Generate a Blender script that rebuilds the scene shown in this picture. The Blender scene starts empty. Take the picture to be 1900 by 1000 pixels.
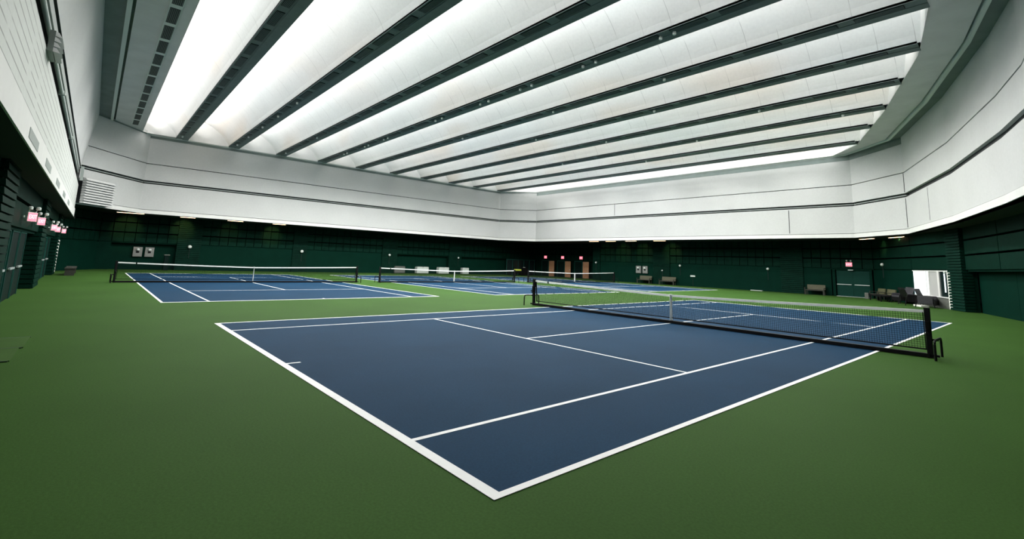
import bpy, bmesh, math, random
from mathutils import Vector, Matrix
random.seed(7)
S = bpy.context.scene
COL = S.collection

# ------------------------------------------------------------------ helpers
class MB:
    def __init__(s):
        s.v = []; s.f = []; s.m = []
    def quad(s, pts, mi=0):
        n = len(s.v); s.v += [tuple(p) for p in pts]; s.f.append(tuple(range(n, n + len(pts)))); s.m.append(mi); return s
    def box(s, x0, x1, y0, y1, z0, z1, mi=0):
        return s.frame(Vector((x0, y0, z0)), Vector((x1 - x0, 0, 0)), Vector((0, y1 - y0, 0)), Vector((0, 0, z1 - z0)), mi)
    def frame(s, o, a, b, c, mi=0):
        n = len(s.v)
        P = [o, o + a, o + a + b, o + b, o + c, o + a + c, o + a + b + c, o + b + c]
        s.v += [tuple(p) for p in P]
        for f in ((0, 3, 2, 1), (4, 5, 6, 7), (0, 1, 5, 4), (1, 2, 6, 5), (2, 3, 7, 6), (3, 0, 4, 7)):
            s.f.append(tuple(n + i for i in f)); s.m.append(mi)
        return s
    def bar(s, p, q, w, h=None, mi=0):
        """rectangular bar from p to q"""
        h = h or w; p = Vector(p); q = Vector(q); d = (q - p)
        up = Vector((0, 0, 1)) if abs(d.normalized().z) < .95 else Vector((1, 0, 0))
        a = d.cross(up).normalized() * w; b = a.cross(d).normalized() * h
        return s.frame(p - a / 2 - b / 2, a, d, b, mi)
    def tube(s, path, r, n=8, mi=0, cap=True):
        path = [Vector(p) for p in path]; rings = []
        for i, p in enumerate(path):
            d = (path[min(i + 1, len(path) - 1)] - path[max(i - 1, 0)]).normalized()
            up = Vector((0, 0, 1)) if abs(d.z) < .9 else Vector((1, 0, 0))
            a = d.cross(up).normalized(); b = d.cross(a).normalized()
            k = len(s.v); rr = r[i] if isinstance(r, (list, tuple)) else r
            s.v += [tuple(p + a * math.cos(2 * math.pi * j / n) * rr + b * math.sin(2 * math.pi * j / n) * rr) for j in range(n)]
            rings.append(k)
        for k0, k1 in zip(rings, rings[1:]):
            for j in range(n):
                s.f.append((k0 + j, k0 + (j + 1) % n, k1 + (j + 1) % n, k1 + j)); s.m.append(mi)
        if cap:
            s.f.append(tuple(rings[0] + j for j in range(n))[::-1]); s.m.append(mi)
            s.f.append(tuple(rings[-1] + j for j in range(n))); s.m.append(mi)
        return s
    def lathe(s, cx, cy, prof, n=16, mi=0):
        k = len(s.v)
        for r, z in prof:
            s.v += [(cx + r * math.cos(2 * math.pi * j / n), cy + r * math.sin(2 * math.pi * j / n), z) for j in range(n)]
        for i in range(len(prof) - 1):
            for j in range(n):
                a = k + i * n; s.f.append((a + j, a + (j + 1) % n, a + n + (j + 1) % n, a + n + j)); s.m.append(mi)
        s.f.append(tuple(k + j for j in range(n))[::-1]); s.m.append(mi)
        s.f.append(tuple(k + (len(prof) - 1) * n + j for j in range(n))); s.m.append(mi)
        return s
    def build(s, name, mats, parent=None, bevel=0, loc=None, smooth=False):
        me = bpy.data.meshes.new(name); me.from_pydata(s.v, [], s.f)
        mats = mats if isinstance(mats, (list, tuple)) else [mats]
        for m in mats: me.materials.append(m)
        for p, mi in zip(me.polygons, s.m): p.material_index = mi; p.use_smooth = smooth
        bm = bmesh.new(); bm.from_mesh(me); bmesh.ops.recalc_face_normals(bm, faces=bm.faces); bm.to_mesh(me); bm.free()
        o = bpy.data.objects.new(name, me); COL.objects.link(o)
        if parent: o.parent = parent
        if loc: o.location = loc
        if bevel:
            b = o.modifiers.new('bevel', 'BEVEL'); b.width = bevel; b.segments = 2; b.limit_method = 'ANGLE'
        return o

def tag(o, label, cat, group=None, kind=None):
    o['label'] = label; o['category'] = cat
    if group: o['group'] = group
    if kind: o['kind'] = kind
    return o
def struct(o, label=None, cat=None):
    o['kind'] = 'structure'
    if label: o['label'] = label; o['category'] = cat or 'wall'
    return o
def empty(name, loc, rz=0):
    o = bpy.data.objects.new(name, None); o.empty_display_size = .2; COL.objects.link(o)
    o.location = loc; o.rotation_euler = (0, 0, rz); return o
def dup(o, parent=None):
    c = o.copy(); COL.objects.link(c); c.parent = parent
    for ch in list(o.children): dup(ch, c)
    return c

# ------------------------------------------------------------------ materials
def mat(name, col, rough=.6, noise=0, nscale=3., metal=0, spec=.5, emit=None, estr=0, bump=0, bscale=200., fine=0, fscale=60):
    m = bpy.data.materials.new(name); m.use_nodes = True; nt = m.node_tree; N = nt.nodes; L = nt.links
    b = N['Principled BSDF']; b.inputs['Base Color'].default_value = (*col, 1); b.inputs['Roughness'].default_value = rough
    b.inputs['Metallic'].default_value = metal; b.inputs['Specular IOR Level'].default_value = spec
    if emit: b.inputs['Emission Color'].default_value = (*emit, 1); b.inputs['Emission Strength'].default_value = estr
    tc = N.new('ShaderNodeTexCoord')
    src = None
    def layer(scale, amt, src, detail=4):
        n = N.new('ShaderNodeTexNoise'); n.inputs['Scale'].default_value = scale; n.inputs['Detail'].default_value = detail
        L.new(tc.outputs['Object'], n.inputs['Vector'])
        mr = N.new('ShaderNodeMapRange'); mr.inputs[1].default_value = .25; mr.inputs[2].default_value = .75
        mr.inputs[3].default_value = 1 - amt; mr.inputs[4].default_value = 1 + amt
        L.new(n.outputs['Fac'], mr.inputs[0])
        mx = N.new('ShaderNodeVectorMath'); mx.operation = 'SCALE'
        if src: L.new(src, mx.inputs[0])
        else: mx.inputs[0].default_value = col
        L.new(mr.outputs[0], mx.inputs['Scale']); return mx.outputs[0]
    if noise: src = layer(nscale, noise, src)
    if fine: src = layer(fscale, fine, src, 2)
    if src: L.new(src, b.inputs['Base Color'])
    if bump:
        n = N.new('ShaderNodeTexNoise'); n.inputs['Scale'].default_value = bscale; L.new(tc.outputs['Object'], n.inputs['Vector'])
        bp = N.new('ShaderNodeBump'); bp.inputs['Strength'].default_value = bump; bp.inputs['Distance'].default_value = .01
        L.new(n.outputs['Fac'], bp.inputs['Height']); L.new(bp.outputs[0], b.inputs['Normal'])
    return m

GATE = (.42, .6)
def lined(name, col, axis_dirs, pitch, width, dark, rough=.7, noise=.04, nscale=.6, bricks=None):
    """paint with thin joint lines every <pitch> metres along the given axis index, plus soft mottling"""
    m = mat(name, col, rough, noise=noise, nscale=nscale, fine=.03, fscale=9)
    nt = m.node_tree; N = nt.nodes; L = nt.links; b = N['Principled BSDF']
    prev = b.inputs['Base Color'].links[0].from_socket
    tc = N.new('ShaderNodeTexCoord'); sp = N.new('ShaderNodeSeparateXYZ'); L.new(tc.outputs['Object'], sp.inputs[0])
    d = N.new('ShaderNodeMath'); d.operation = 'DIVIDE'; d.inputs[1].default_value = pitch; L.new(sp.outputs[axis_dirs], d.inputs[0])
    fr = N.new('ShaderNodeMath'); fr.operation = 'FRACT'; L.new(d.outputs[0], fr.inputs[0])
    lt = N.new('ShaderNodeMath'); lt.operation = 'LESS_THAN'; lt.inputs[1].default_value = width / pitch; L.new(fr.outputs[0], lt.inputs[0])
    # break the line up so that joints come and go
    n = N.new('ShaderNodeTexNoise'); n.inputs['Scale'].default_value = 1.1; L.new(tc.outputs['Object'], n.inputs['Vector'])
    g = N.new('ShaderNodeMapRange'); g.inputs[1].default_value = GATE[0]; g.inputs[2].default_value = GATE[1]; L.new(n.outputs['Fac'], g.inputs[0])
    mu = N.new('ShaderNodeMath'); mu.operation = 'MULTIPLY'; L.new(lt.outputs[0], mu.inputs[0]); L.new(g.outputs[0], mu.inputs[1])
    mx = N.new('ShaderNodeMix'); mx.data_type = 'RGBA'; L.new(mu.outputs[0], mx.inputs['Factor']); L.new(prev, mx.inputs['A'])
    mx.inputs['B'].default_value = (*[c * dark for c in col], 1)
    L.new(mx.outputs['Result'], b.inputs['Base Color'])
    return m

def tinted_vault():
    m = lined('vault_plaster', (.80, .80, .79), 0, 1.23, .022, .68, rough=.75, noise=.03, nscale=.5)
    nt = m.node_tree; N = nt.nodes; L = nt.links; b = N['Principled BSDF']
    prev = b.inputs['Base Color'].links[0].from_socket
    tc = N.new('ShaderNodeTexCoord'); mp = N.new('ShaderNodeMapping'); mp.inputs['Scale'].default_value = (.12, .45, .3)
    L.new(tc.outputs['Object'], mp.inputs[0])
    n = N.new('ShaderNodeTexNoise'); n.inputs['Scale'].default_value = 1.; n.inputs['Detail'].default_value = 1; L.new(mp.outputs[0], n.inputs['Vector'])
    cr = N.new('ShaderNodeValToRGB'); cr.color_ramp.elements[0].position = .35; cr.color_ramp.elements[0].color = (.965, .995, 1, 1)
    cr.color_ramp.elements[1].position = .68; cr.color_ramp.elements[1].color = (1, .93, .87, 1)
    e = cr.color_ramp.elements.new(.52); e.color = (1, 1, 1, 1)
    L.new(n.outputs['Fac'], cr.inputs[0])
    mx = N.new('ShaderNodeMix'); mx.data_type = 'RGBA'; mx.blend_type = 'MULTIPLY'; mx.inputs['Factor'].default_value = 1
    L.new(prev, mx.inputs['A']); L.new(cr.outputs[0], mx.inputs['B']); L.new(mx.outputs['Result'], b.inputs['Base Color'])
    return m

M = {}
M['floor'] = mat('green_court_paint', (.040, .093, .021), .62, noise=.10, nscale=.35, fine=.14, fscale=45, spec=.012, bump=.15, bscale=150)
M['blue'] = mat('blue_court_paint', (.0115, .041, .084), .6, noise=.10, nscale=.5, fine=.12, fscale=50, spec=.012, bump=.12, bscale=150)
M['line'] = mat('white_line_paint', (.90, .91, .91), .7, noise=.03, nscale=6, spec=.2)
M['white'] = mat('white_brick_paint', (.51, .525, .52), .8, noise=.05, nscale=.4, fine=.03, fscale=8)
GATE = (.30, .46)
M['plank'] = lined('white_plank_paint', (.58, .61, .58), 2, .185, .026, .48, rough=.75)
GATE = (.42, .6)
M['groove'] = mat('dark_reveal', (.02, .024, .026), .9)
M['lip'] = mat('white_lip_paint', (.68, .69, .67), .7, noise=.03)
M['green'] = mat('dark_green_paint', (.0022, .019, .0122), .6, noise=.22, nscale=2.5, fine=.12, fscale=25, spec=.03)
M['green_flat'] = mat('dark_green_wall', (.0016, .0195, .0125), .65, noise=.12, nscale=1.2, fine=.08, fscale=20, spec=.03)
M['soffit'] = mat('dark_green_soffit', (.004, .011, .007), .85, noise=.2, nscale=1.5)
M['ring'] = mat('grey_green_ceiling', (.62, .62, .62), .8, noise=.08, nscale=1.)
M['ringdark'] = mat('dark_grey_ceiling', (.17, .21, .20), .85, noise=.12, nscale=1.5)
M['mold'] = mat('grey_moulding', (.62, .68, .65), .7)
M['beam'] = mat('beam_grey', (.15, .19, .19), .8, noise=.08)
M['grille'] = mat('grille_dark', (.008, .011, .011), .7)
M['vault'] = tinted_vault()
M['vaultend'] = mat('vault_end_white', (.84, .84, .83), .8, noise=.02)
M['black'] = mat('black_steel', (.006, .006, .007), .5, spec=.15)
M['netblack'] = mat('black_net_cord', (.006, .007, .008), .8, spec=.1)
M['tape'] = mat('white_canvas', (.86, .88, .86), .8, noise=.06, nscale=8)
M['grey'] = mat('grey_cabinet', (.20, .21, .20), .5, noise=.1, nscale=5)
M['pale'] = mat('pale_plastic', (.62, .68, .65), .5)
M['binwhite'] = mat('white_bin', (.50, .55, .52), .5, noise=.08, nscale=4)
M['olive'] = mat('olive_fabric', (.075, .078, .035), .85, noise=.15, nscale=9)
M['charcoal'] = mat('charcoal_fabric', (.03, .03, .036), .8, noise=.15, nscale=9)
M['darkwood'] = mat('dark_wood', (.02, .022, .015), .7)
M['wood'] = mat('orange_wood', (.46, .24, .13), .5, noise=.2, nscale=3)
M['blackdoor'] = mat('door_black_green', (.003, .012, .01), .6, spec=.06)
M['doorgreen'] = mat('door_green', (.004, .036, .027), .6, noise=.08, spec=.08)
M['mullion'] = mat('green_mullion', (.012, .07, .055), .6, spec=.1)
M['steel'] = mat('steel_bar', (.55, .60, .60), .35, metal=.5)
M['signred'] = mat('exit_face_lit', (.9, .2, .25), .5, emit=(1, .16, .24), estr=1.3)
M['signtext'] = mat('exit_letters_lit', (1, .5, .5), .5, emit=(1, .55, .58), estr=1.6)
M['lamp'] = mat('warm_lamp_lit', (1, .8, .6), .5, emit=(1, .62, .36), estr=6)
M['daylight'] = mat('daylight_pane', (.9, .95, 1), .3, emit=(.80, .93, 1), estr=1.15)
M['cream'] = mat('cream_wall', (.80, .80, .75), .7)
M['greypane'] = mat('curtain_grey', (.42, .43, .42), .6)
M['darkpane'] = mat('dark_glass', (.01, .02, .02), .15)
M['stone'] = mat('grey_stone', (.11, .12, .105), .7, noise=.15, nscale=6)
M['yellow'] = mat('yellow_felt', (.55, .62, .08), .8, noise=.1, nscale=20)
M['pipegrey'] = mat('grey_pipe', (.26, .30, .28), .6)

# ------------------------------------------------------------------ plan of the room (metres)
ZS, ZP, ZT, ZC = 4.55, 7.08, 8.6, 11.0
UP = [(-39.9, -3.75), (-45., -.05), (-45., 37.3), (-41.5, 40.6), (-6.9, 40.6), (-3.2, 37.2), (-.2, 29.4), (1.97, 22.2), (2.75, 19.), (3.7, 12.), (4.3, 4.), (4.3, -6.)]
GR = [(5.2, -4.25), (-43.2, -4.25), (-47.8, -2.2), (-47.8, 46.4), (-34.6, 46.4), (-34.6, 44.), (-6.6, 44.), (-6.0, 43.2), (-1.0, 34.6), (-.35, 33.45), (1.25, 29.0), (2.9, 24.), (4.2, 18.), (5.2, 8.), (5.2, -4.25)]
OPEN = [(-44.1, -.63), (-44.85, .2), (-44.85, 37.1), (-41.4, 40.4), (-7.96, 40.35), (-5.72, 37.57), (-2.77, 30.23), (-.47, 23.9), (.15, 21.4), (.77, 18.17), (1.3, 14.), (1.7, 9.), (1.9, 2.), (1.9, -.63)]

# floor
b = MB(); b.box(-50, 7, -7, 48, -.3, 0); struct(b.build('floor', M['floor']))

# ------------------------------------------------------------------ upper white walls
def inward(p, q):
    d = Vector((q[0] - p[0], q[1] - p[1], 0)).normalized()
    return Vector((d.y, -d.x, 0))          # polygon UP runs clockwise: inside is to the right
def upper_segment(name, p, q, label, extra=None):
    P = Vector((*p, 0)); Q = Vector((*q, 0)); n = inward(p, q); D = Q - P
    u = D.normalized(); th = .22; b = MB()
    P2 = P; D2 = D
    def band(z0, z1, off=0., t=th, mi=0):
        b.frame(P2 + n * off + Vector((0, 0, z0)), D2, -n * t, Vector((0, 0, z1 - z0)), mi)
    band(ZS, ZS + .30, .05, .27, 2)
    band(ZS + .34, ZP - .16)
    band(ZP - .16, ZP - .12, -.02, .2, 0)
    band(ZP + .15, ZT - .03)
    band(ZT + .03, ZC + .02)
    b.frame(P - n * .16 + Vector((0, 0, ZS)), D, -n * .14, Vector((0, 0, ZC - ZS)), 1)   # dark backing in the reveals
    for z, h, mi in (extra or []):
        band(z, z + h, -.03, .1, mi)
    o = b.build(name, [M['white'], M['groove'], M['lip'], M['pipegrey']])
    struct(o, label, 'wall'); return o
ex = [(ZP - .03, .06, 3)]
names = ['wall_far_left_corner', 'wall_far', 'wall_far_right_corner', 'wall_back', 'wall_right_corner', 'wall_right_corner', 'wall_right', 'wall_right', 'wall_right', 'wall_right', 'wall_near']
labs = ['white upper wall across the far left corner', 'white upper wall on the far side, above the three nets', 'short white upper wall across the far middle corner',
        'white upper wall on the back side, above the exit doors', 'white upper wall turning the right corner, first face', 'white upper wall turning the right corner, second face',
        'white upper wall at the right edge, above the ribbed pillar', 'white upper wall at the top right edge', 'white upper wall beside the camera, far piece', 'white upper wall beside the camera, middle piece', 'white upper wall beside the camera, near piece']
for i in range(len(UP) - 1):
    upper_segment(names[i], UP[i], UP[i + 1], labs[i], ex if i < 5 else None)
for (i0, hh, lab) in ((0, .10, 'thin dark strip along the top of the far left corner wall'), (1, .30, 'painted shade strip along the top of the far white wall'), (3, .46, 'dark strip along the top of the back white wall'), (4, .46, 'dark strip along the top of the right corner wall')):
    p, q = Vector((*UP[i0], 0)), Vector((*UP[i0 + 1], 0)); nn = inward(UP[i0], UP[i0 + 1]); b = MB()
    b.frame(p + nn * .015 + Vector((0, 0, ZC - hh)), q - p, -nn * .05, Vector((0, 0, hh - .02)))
    struct(b.build('trim_16', M['ringdark']), lab, 'strip')  # far wall: shade under the ceiling painted as a strip; the rest is trim
# vertical joints
def seam(i, t, z0, z1):
    p, q = Vector((*UP[i], 0)), Vector((*UP[i + 1], 0)); n = inward(UP[i], UP[i + 1]); u = (q - p).normalized()
    c = p + (q - p) * t
    b = MB(); b.frame(c + n * .004 + Vector((0, 0, z0)), u * .05, -n * .02, Vector((0, 0, z1 - z0)))
    struct(b.build('trim_1', M['groove']), 'thin dark vertical joint in the white upper wall', 'joint')
seam(5, .55, ZS + .45, ZP - .2); seam(4, .985, ZP + .2, ZT - .05); seam(4, .99, ZS + .4, ZP - .2); seam(3, .36, ZP + .25, ZT)
seam(3, .87, ZS + .4, ZP - .2)

# soffit between the white wall's foot and the green wall (one slab on the right/back/far sides)
b = MB()
def sof(a, c, d, e): b.quad([(*a, ZS), (*c, ZS), (*d, ZS), (*e, ZS)]); b.quad([(*a, ZS + .3), (*c, ZS + .3), (*d, ZS + .3), (*e, ZS + .3)])
outer = [(-43.2, -8.), (-52, -3.), (-52., 44.), (-41.5, 50.), (-4., 50.), (1., 42.), (4., 33.), (6., 25.), (8., 19.), (9., 12.), (9., 4.), (9., -8.)]
for i in range(len(UP) - 1): sof(UP[i], UP[i + 1], outer[i + 1], outer[i])
struct(b.build('ceiling_soffit', M['soffit']), 'dark soffit between the green wall and the white upper wall', 'soffit')

# ------------------------------------------------------------------ left side: parapet, recess with pipes, leaning upper wall
XE = -39.2
b = MB()
b.box(XE, 6, -3.95, -3.70, 4.22, 5.76, 0)
b.box(XE, 6, -3.97, -3.66, 3.66, 4.18, 1)
b.box(XE, 6, -3.93, -3.694, 4.175, 4.25, 2)
for x0 in (-11.6, -15.8, -20.5, -25.2, -30.): b.box(x0, x0 + 1.9, -3.67, -3.652, 3.78, 3.98, 3)
b.quad([(XE, -3.70, 5.76), (XE, -3.70, 3.66), (XE - .35, -3.72, 3.62), (XE - .35, -3.72, 4.6)], 1)
struct(b.build('wall_left', [M['plank'], M['lip'], M['groove'], M['pipegrey']]), 'white planked parapet of the left wall over the green doors', 'wall')
b = MB(); b.box(-43, 6, -4.95, -3.69, 3.655, 3.84); b.box(-43, 6, -8, -4.9, 3.8, 3.9)
struct(b.build('ceiling_soffit', M['soffit']), 'dark green soffit under the parapet of the left wall', 'soffit')
b = MB(); b.box(-41, 6, -4.9, -4.6, 3.9, 7.3)
struct(b.build('wall_left', M['groove']), 'dark recess behind the pipes on the left wall', 'wall')
b = MB()
b.quad([(-39.9, -3.75, 7.1), (6, -3.75, 7.1), (6, -3.29, 11.02), (-41.6, -3.29, 11.02)])
b.quad([(-39.9, -3.75, 7.1), (6, -3.75, 7.1), (6, -4.9, 7.1), (-39.9, -4.9, 7.1)], 1)
b.quad([(-39.9, -4.9, 7.1), (6, -4.9, 7.1), (6, -4.9, 11.3), (-41.6, -4.9, 11.3)])
b.quad([(-41.6, -3.29, 11.02), (6, -3.29, 11.02), (6, -4.9, 11.3), (-41.6, -4.9, 11.3)])
b.quad([(-39.9, -3.75, 7.1), (-41.6, -3.29, 11.02), (-41.6, -4.9, 11.3), (-39.9, -4.9, 7.1)])
struct(b.build('wall_left', [M['white'], M['groove']]), 'smooth white upper wall on the left side, above the pipes', 'wall')
t = MB(); t.tube([(4.2, -3.82, 6.53), (-20, -3.82, 6.53), (-38.6, -3.82, 6.53)], .05)
o = t.build('conduit', M['pale'], smooth=True)
tag(o, 'thin pale pipe running along the left wall behind the parapet', 'pipe')
CON = o
t = MB(); t.box(-38.6, 4.2, -3.90, -3.77, 6.68, 6.94)
tag(t.build('cable_duct', M['pipegrey']), 'broad grey duct running along the left wall above the thin pipe', 'duct')
t = MB(); t.bar((-38.75, -3.62, 6.95), (-39.0, -3.6, 6.05), .16, .05)
tag(t.build('pipe_bracket', M['pale']), 'white slanted bracket where the pipes meet the far left corner', 'bracket')
for k, x in enumerate((-17.3, -25.5)):
    t = MB(); t.bar((x, -3.81, 6.46), (x, -3.81, 6.60), .16, .14)
    t.build('clamp', M['pale'], CON)

# louvred vents
def louvre(name, o, u, n, w, h, depth, slats, label):
    """o = bottom corner on the wall, u along the wall, n out of the wall"""
    r = empty(name, o); u = Vector(u).normalized(); n = Vector(n).normalized(); Z = Vector((0, 0, 1)); V0 = Vector((0, 0, 0))
    b = MB(); b.frame(V0, u * w, n * (depth * .45), Z * h); b.build('housing', M['pipegrey'] if w < 1 else M['groove'], r)
    s = MB(); st = h / slats
    for k in range(slats):
        z = k * st
        pr = [V0 + n * depth * .4, V0 + n * depth * .98 + u * .06, V0 + n * depth + u * .2, n * depth + u * (w - .2), n * depth * .98 + u * (w - .06), n * depth * .35 + u * w]
        low = [p + Z * z for p in pr]; top = [p - n * (depth * .30) * (1 if 0 < i < 5 else .5) + Z * (z + st * .92) for i, p in enumerate(pr)]
        for i in range(5):
            s.quad([low[i], low[i + 1], top[i + 1], top[i]])
            s.quad([low[i], low[i + 1], low[i + 1] - n * depth * .5, low[i] - n * depth * .5])
    s.build('slats', M['white'], r)
    tag(r, label, 'vent'); return r
louvre('louvred_vent', (-39.75, -3.72, 4.62), (-2.15, 1.56, 0), (1.56, 2.15, 0), 2.75, 1.72, .5, 10, 'white louvred vent box on the far left corner wall')
louvre('louvred_vent', (-11.1, -3.69, 5.70), (1, 0, 0), (0, 1, 0), .85, .44, .20, 4, 'white slatted vent box sticking out over the pipes near the top left')

# ------------------------------------------------------------------ green lower walls
def pilaster(base, u, n, w, z1, depth=.16, pitch=.165, no=1, label=''):
    """ribbed pillar"""
    b = MB(); u = Vector(u).normalized(); n = Vector(n).normalized(); base = Vector(base)
    b.frame(base - n * .5, u * w, n * (.5 + depth * .45), Vector((0, 0, z1)))
    k = 0; z = .02
    while z < z1 - .05:
        zz = min(z + pitch * .80, z1)
        o = base + Vector((0, 0, z)) - u * .04
        a = u * (w + .08)
        # rib: wedge profile, catches the light on its top
        b.quad([o + n * depth * .4, o + a + n * depth * .4, o + a + n * depth, o + n * depth])
        b.quad([o + n * depth, o + a + n * depth, o + a + n * depth * .85 + Vector((0, 0, zz - z)), o + n * depth * .85 + Vector((0, 0, zz - z))])
        b.quad([o + n * depth * .4 + Vector((0, 0, zz - z)), o + a + n * depth * .4 + Vector((0, 0, zz - z)), o + a + n * depth * .85 + Vector((0, 0, zz - z)), o + n * depth * .85 + Vector((0, 0, zz - z))])
        for e in (V(0), a):
            b.quad([o + e + n * depth * .4, o + e + n * depth, o + e + n * depth * .85 + Vector((0, 0, zz - z)), o + e + n * depth * .4 + Vector((0, 0, zz - z))])
            b.quad([o + e - n * .3, o + e + n * depth * .4, o + e + n * depth * .4 + Vector((0, 0, zz - z)), o + e - n * .3 + Vector((0, 0, zz - z))])
        z += pitch
    return struct(b.build('trim_%d' % no, M['green']), label, 'pillar')
V = lambda x: Vector((x, 0, 0)) * 0 + Vector((x, 0, 0))
ROWS = [(2.28, 3.01), (3.11, 3.82), (3.92, 4.60)]
def green_wall(name, p, q, bays, rows=ROWS, label='', grid=.74, ztop=4.75, depth=.5):
    """backing + per bay: (s0, s1, kind) in metres from p; kind 'flush','recess','open','plain'"""
    P = Vector((*p, 0)); Q = Vector((*q, 0)); n = inward(p, q); u = (Q - P).normalized(); Z = Vector((0, 0, 1)); b = MB()
    for s0, s1, kind in bays:
        O = P + u * s0; w = s1 - s0
        if kind != 'open':
            b.frame(O - n * (depth + .1), u * w, n * .1, Z * ztop, 1)
        else:
            b.frame(O - n * (depth + .1) + Z * 2.2, u * w, n * .1, Z * (ztop - 2.2), 1)
        for z0, z1 in rows:
            g = grid if kind != 'plain' else w
            k = max(1, round(w / g)); st = w / k
            for i in range(k):
                off = random.uniform(-.006, .006)
                b.frame(O + u * (i * st + .025) - n * depth + Z * z0, u * (st - .05), n * (depth + off), Z * (z1 - z0), 0)
        if kind in ('flush', 'plain'):
            b.frame(O - n * depth, u * w, n * (depth + .02), Z * 2.18, 1)
        b.frame(O - n * depth + Z * 2.18, u * w, n * (depth - .08), Z * .10, 1)
    o = b.build(name, [M['green'], M['green_flat']])
    return struct(o, label, 'wall')

# left (runs from near to far: direction -x, inside is +y)
pl_x = [(-12.4, -14.6), (-24.5, -26.9), (-36.6, -38.9)]
bays = [(0, 17.5, 'flush')]
LP = lambda x: 5.2 - x
green_wall('wall_left', (5.2, -4.25), (-43.2, -4.25),
           [(0, LP(-12.4), 'flush'), (LP(-14.6), LP(-24.5), 'recess'), (LP(-26.9), LP(-36.6), 'recess'), (LP(-41.2), LP(-43.2), 'flush')],
           rows=[(2.28, 3.0), (3.11, 3.9)], label='dark green lower wall on the left with paired exit doors', grid=9, depth=.35)
for k, (a, c) in enumerate(pl_x):
    pilaster((a, -4.25, 0), (-1, 0, 0), (0, 1, 0), a - c, 3.86, no=k + 2, depth=.14, pitch=.19,
             label=('green ribbed pillar at the left edge of the picture', 'green ribbed pillar between the two pairs of left exit signs', 'green ribbed pillar at the far end of the left wall')[k])
li = bpy.data.lights.new('vestibule_lamp', 'POINT'); li.energy = 60; li.shadow_soft_size = .1; lo = bpy.data.objects.new('vestibule_lamp', li); COL.objects.link(lo); lo.location = (-40, -4.95, 1.9)
# lit opening past the third pillar
b = MB(); b.box(-41.2, -38.95, -5.4, -5.3, 0, 3.9); b.box(-41.25, -41.15, -5.4, -4.2, 0, 2.15)
struct(b.build('wall_left', M['cream']), 'pale lit side of the opening past the last left pillar', 'wall')
b = MB(); b.box(-41.2, -38.95, -4.6, -4.2, 2.15, 3.95); struct(b.build('wall_left', M['green']), 'green wall over the opening past the last left pillar', 'wall')
# corner piece far left
green_wall('wall_far_left_corner', (-43.2, -4.25), (-47.8, -2.2), [(0, 5.04, 'flush')], label='dark green lower wall across the far left corner')
# far wall bays (s measured from y=-2.2)
F = lambda y: y + 2.2
far_b = [(F(-2.2), F(-1.4), 'flush'), (F(-1.4), F(3.05), 'recess'), (F(4.75), F(12.7), 'flush'), (F(14.), F(22.4), 'flush'), (F(24.2), F(31.5), 'recess'), (F(33.3), F(40.4), 'recess'), (F(40.4), F(48.6), 'recess')]
green_wall('wall_far', (-47.8, -2.2), (-47.8, 46.4), far_b, label='dark green lower wall on the far side behind the three nets')
for k, (a, c) in enumerate(((3.05, 4.75), (12.7, 14.), (22.4, 24.2), (31.5, 33.3))):
    pilaster((-47.8, a, 0), (0, 1, 0), (1, 0, 0), c - a, 4.6, no=k + 5, depth=.14,
             label='green ribbed pillar on the far wall, %s from the left' % ('first', 'second', 'third', 'fourth')[k])
# back wall
green_wall('wall_back', (-47.8, 46.4), (-34.6, 46.4), [(0, 13.2, 'recess')], label='dark wall behind the three wooden doors')
b = MB(); b.box(-34.7, -34.55, 44., 46.9, 0, 4.7); struct(b.build('wall_back', M['green_flat']), 'short green return wall beside the right wooden door', 'wall')
Bk = lambda x: x + 34.6
back_b = [(Bk(-33.6), Bk(-26.2), 'flush'), (Bk(-24.3), Bk(-13.3), 'flush'), (Bk(-11.6), Bk(-9.5), 'flush'), (Bk(-9.5), Bk(-6.6), 'recess')]
green_wall('wall_back', (-34.6, 44.), (-6.6, 44.), back_b, label='dark green lower wall on the back side with the exit double door')
for k, (a, c) in enumerate(((-34.6, -33.6), (-26.2, -24.3), (-13.3, -11.6))):
    pilaster((a, 44., 0), (1, 0, 0), (0, -1, 0), c - a, 4.6, no=k + 9, depth=.14,
             label=('green ribbed pillar beside the right wooden door', 'green ribbed pillar between the two beige benches', 'wide green ribbed pillar left of the exit double door')[k])
# right corner faces
green_wall('wall_right_corner', (-6.6, 44.), (-6.0, 43.2), [(0, 1.0, 'plain')], label='narrow green wall right of the exit double door', grid=9)
W1a = Vector((-6., 43.2, 0)); W1b = Vector((-1.0, 34.6, 0)); W1u = (W1b - W1a).normalized(); W1n = inward(W1a, W1b); L1 = (W1b - W1a).length
green_wall('wall_right_corner', (-6., 43.2), (-1., 34.6), [(0, 5.05, 'plain'), (5.05, L1, 'open')], label='dark green lower wall with the bright window, behind the chairs', grid=9)
W2a = Vector((-.35, 33.45, 0)); W2b = Vector((1.25, 29., 0))
u3 = (W2a - W1b).normalized()
pilaster(tuple(W1b - u3 * .1), u3, inward(W1b, W2a), (W2a - W1b).length + .1, 4.6, no=12, depth=.2, pitch=.16, label='tall green ribbed pillar right of the bright window')
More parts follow.
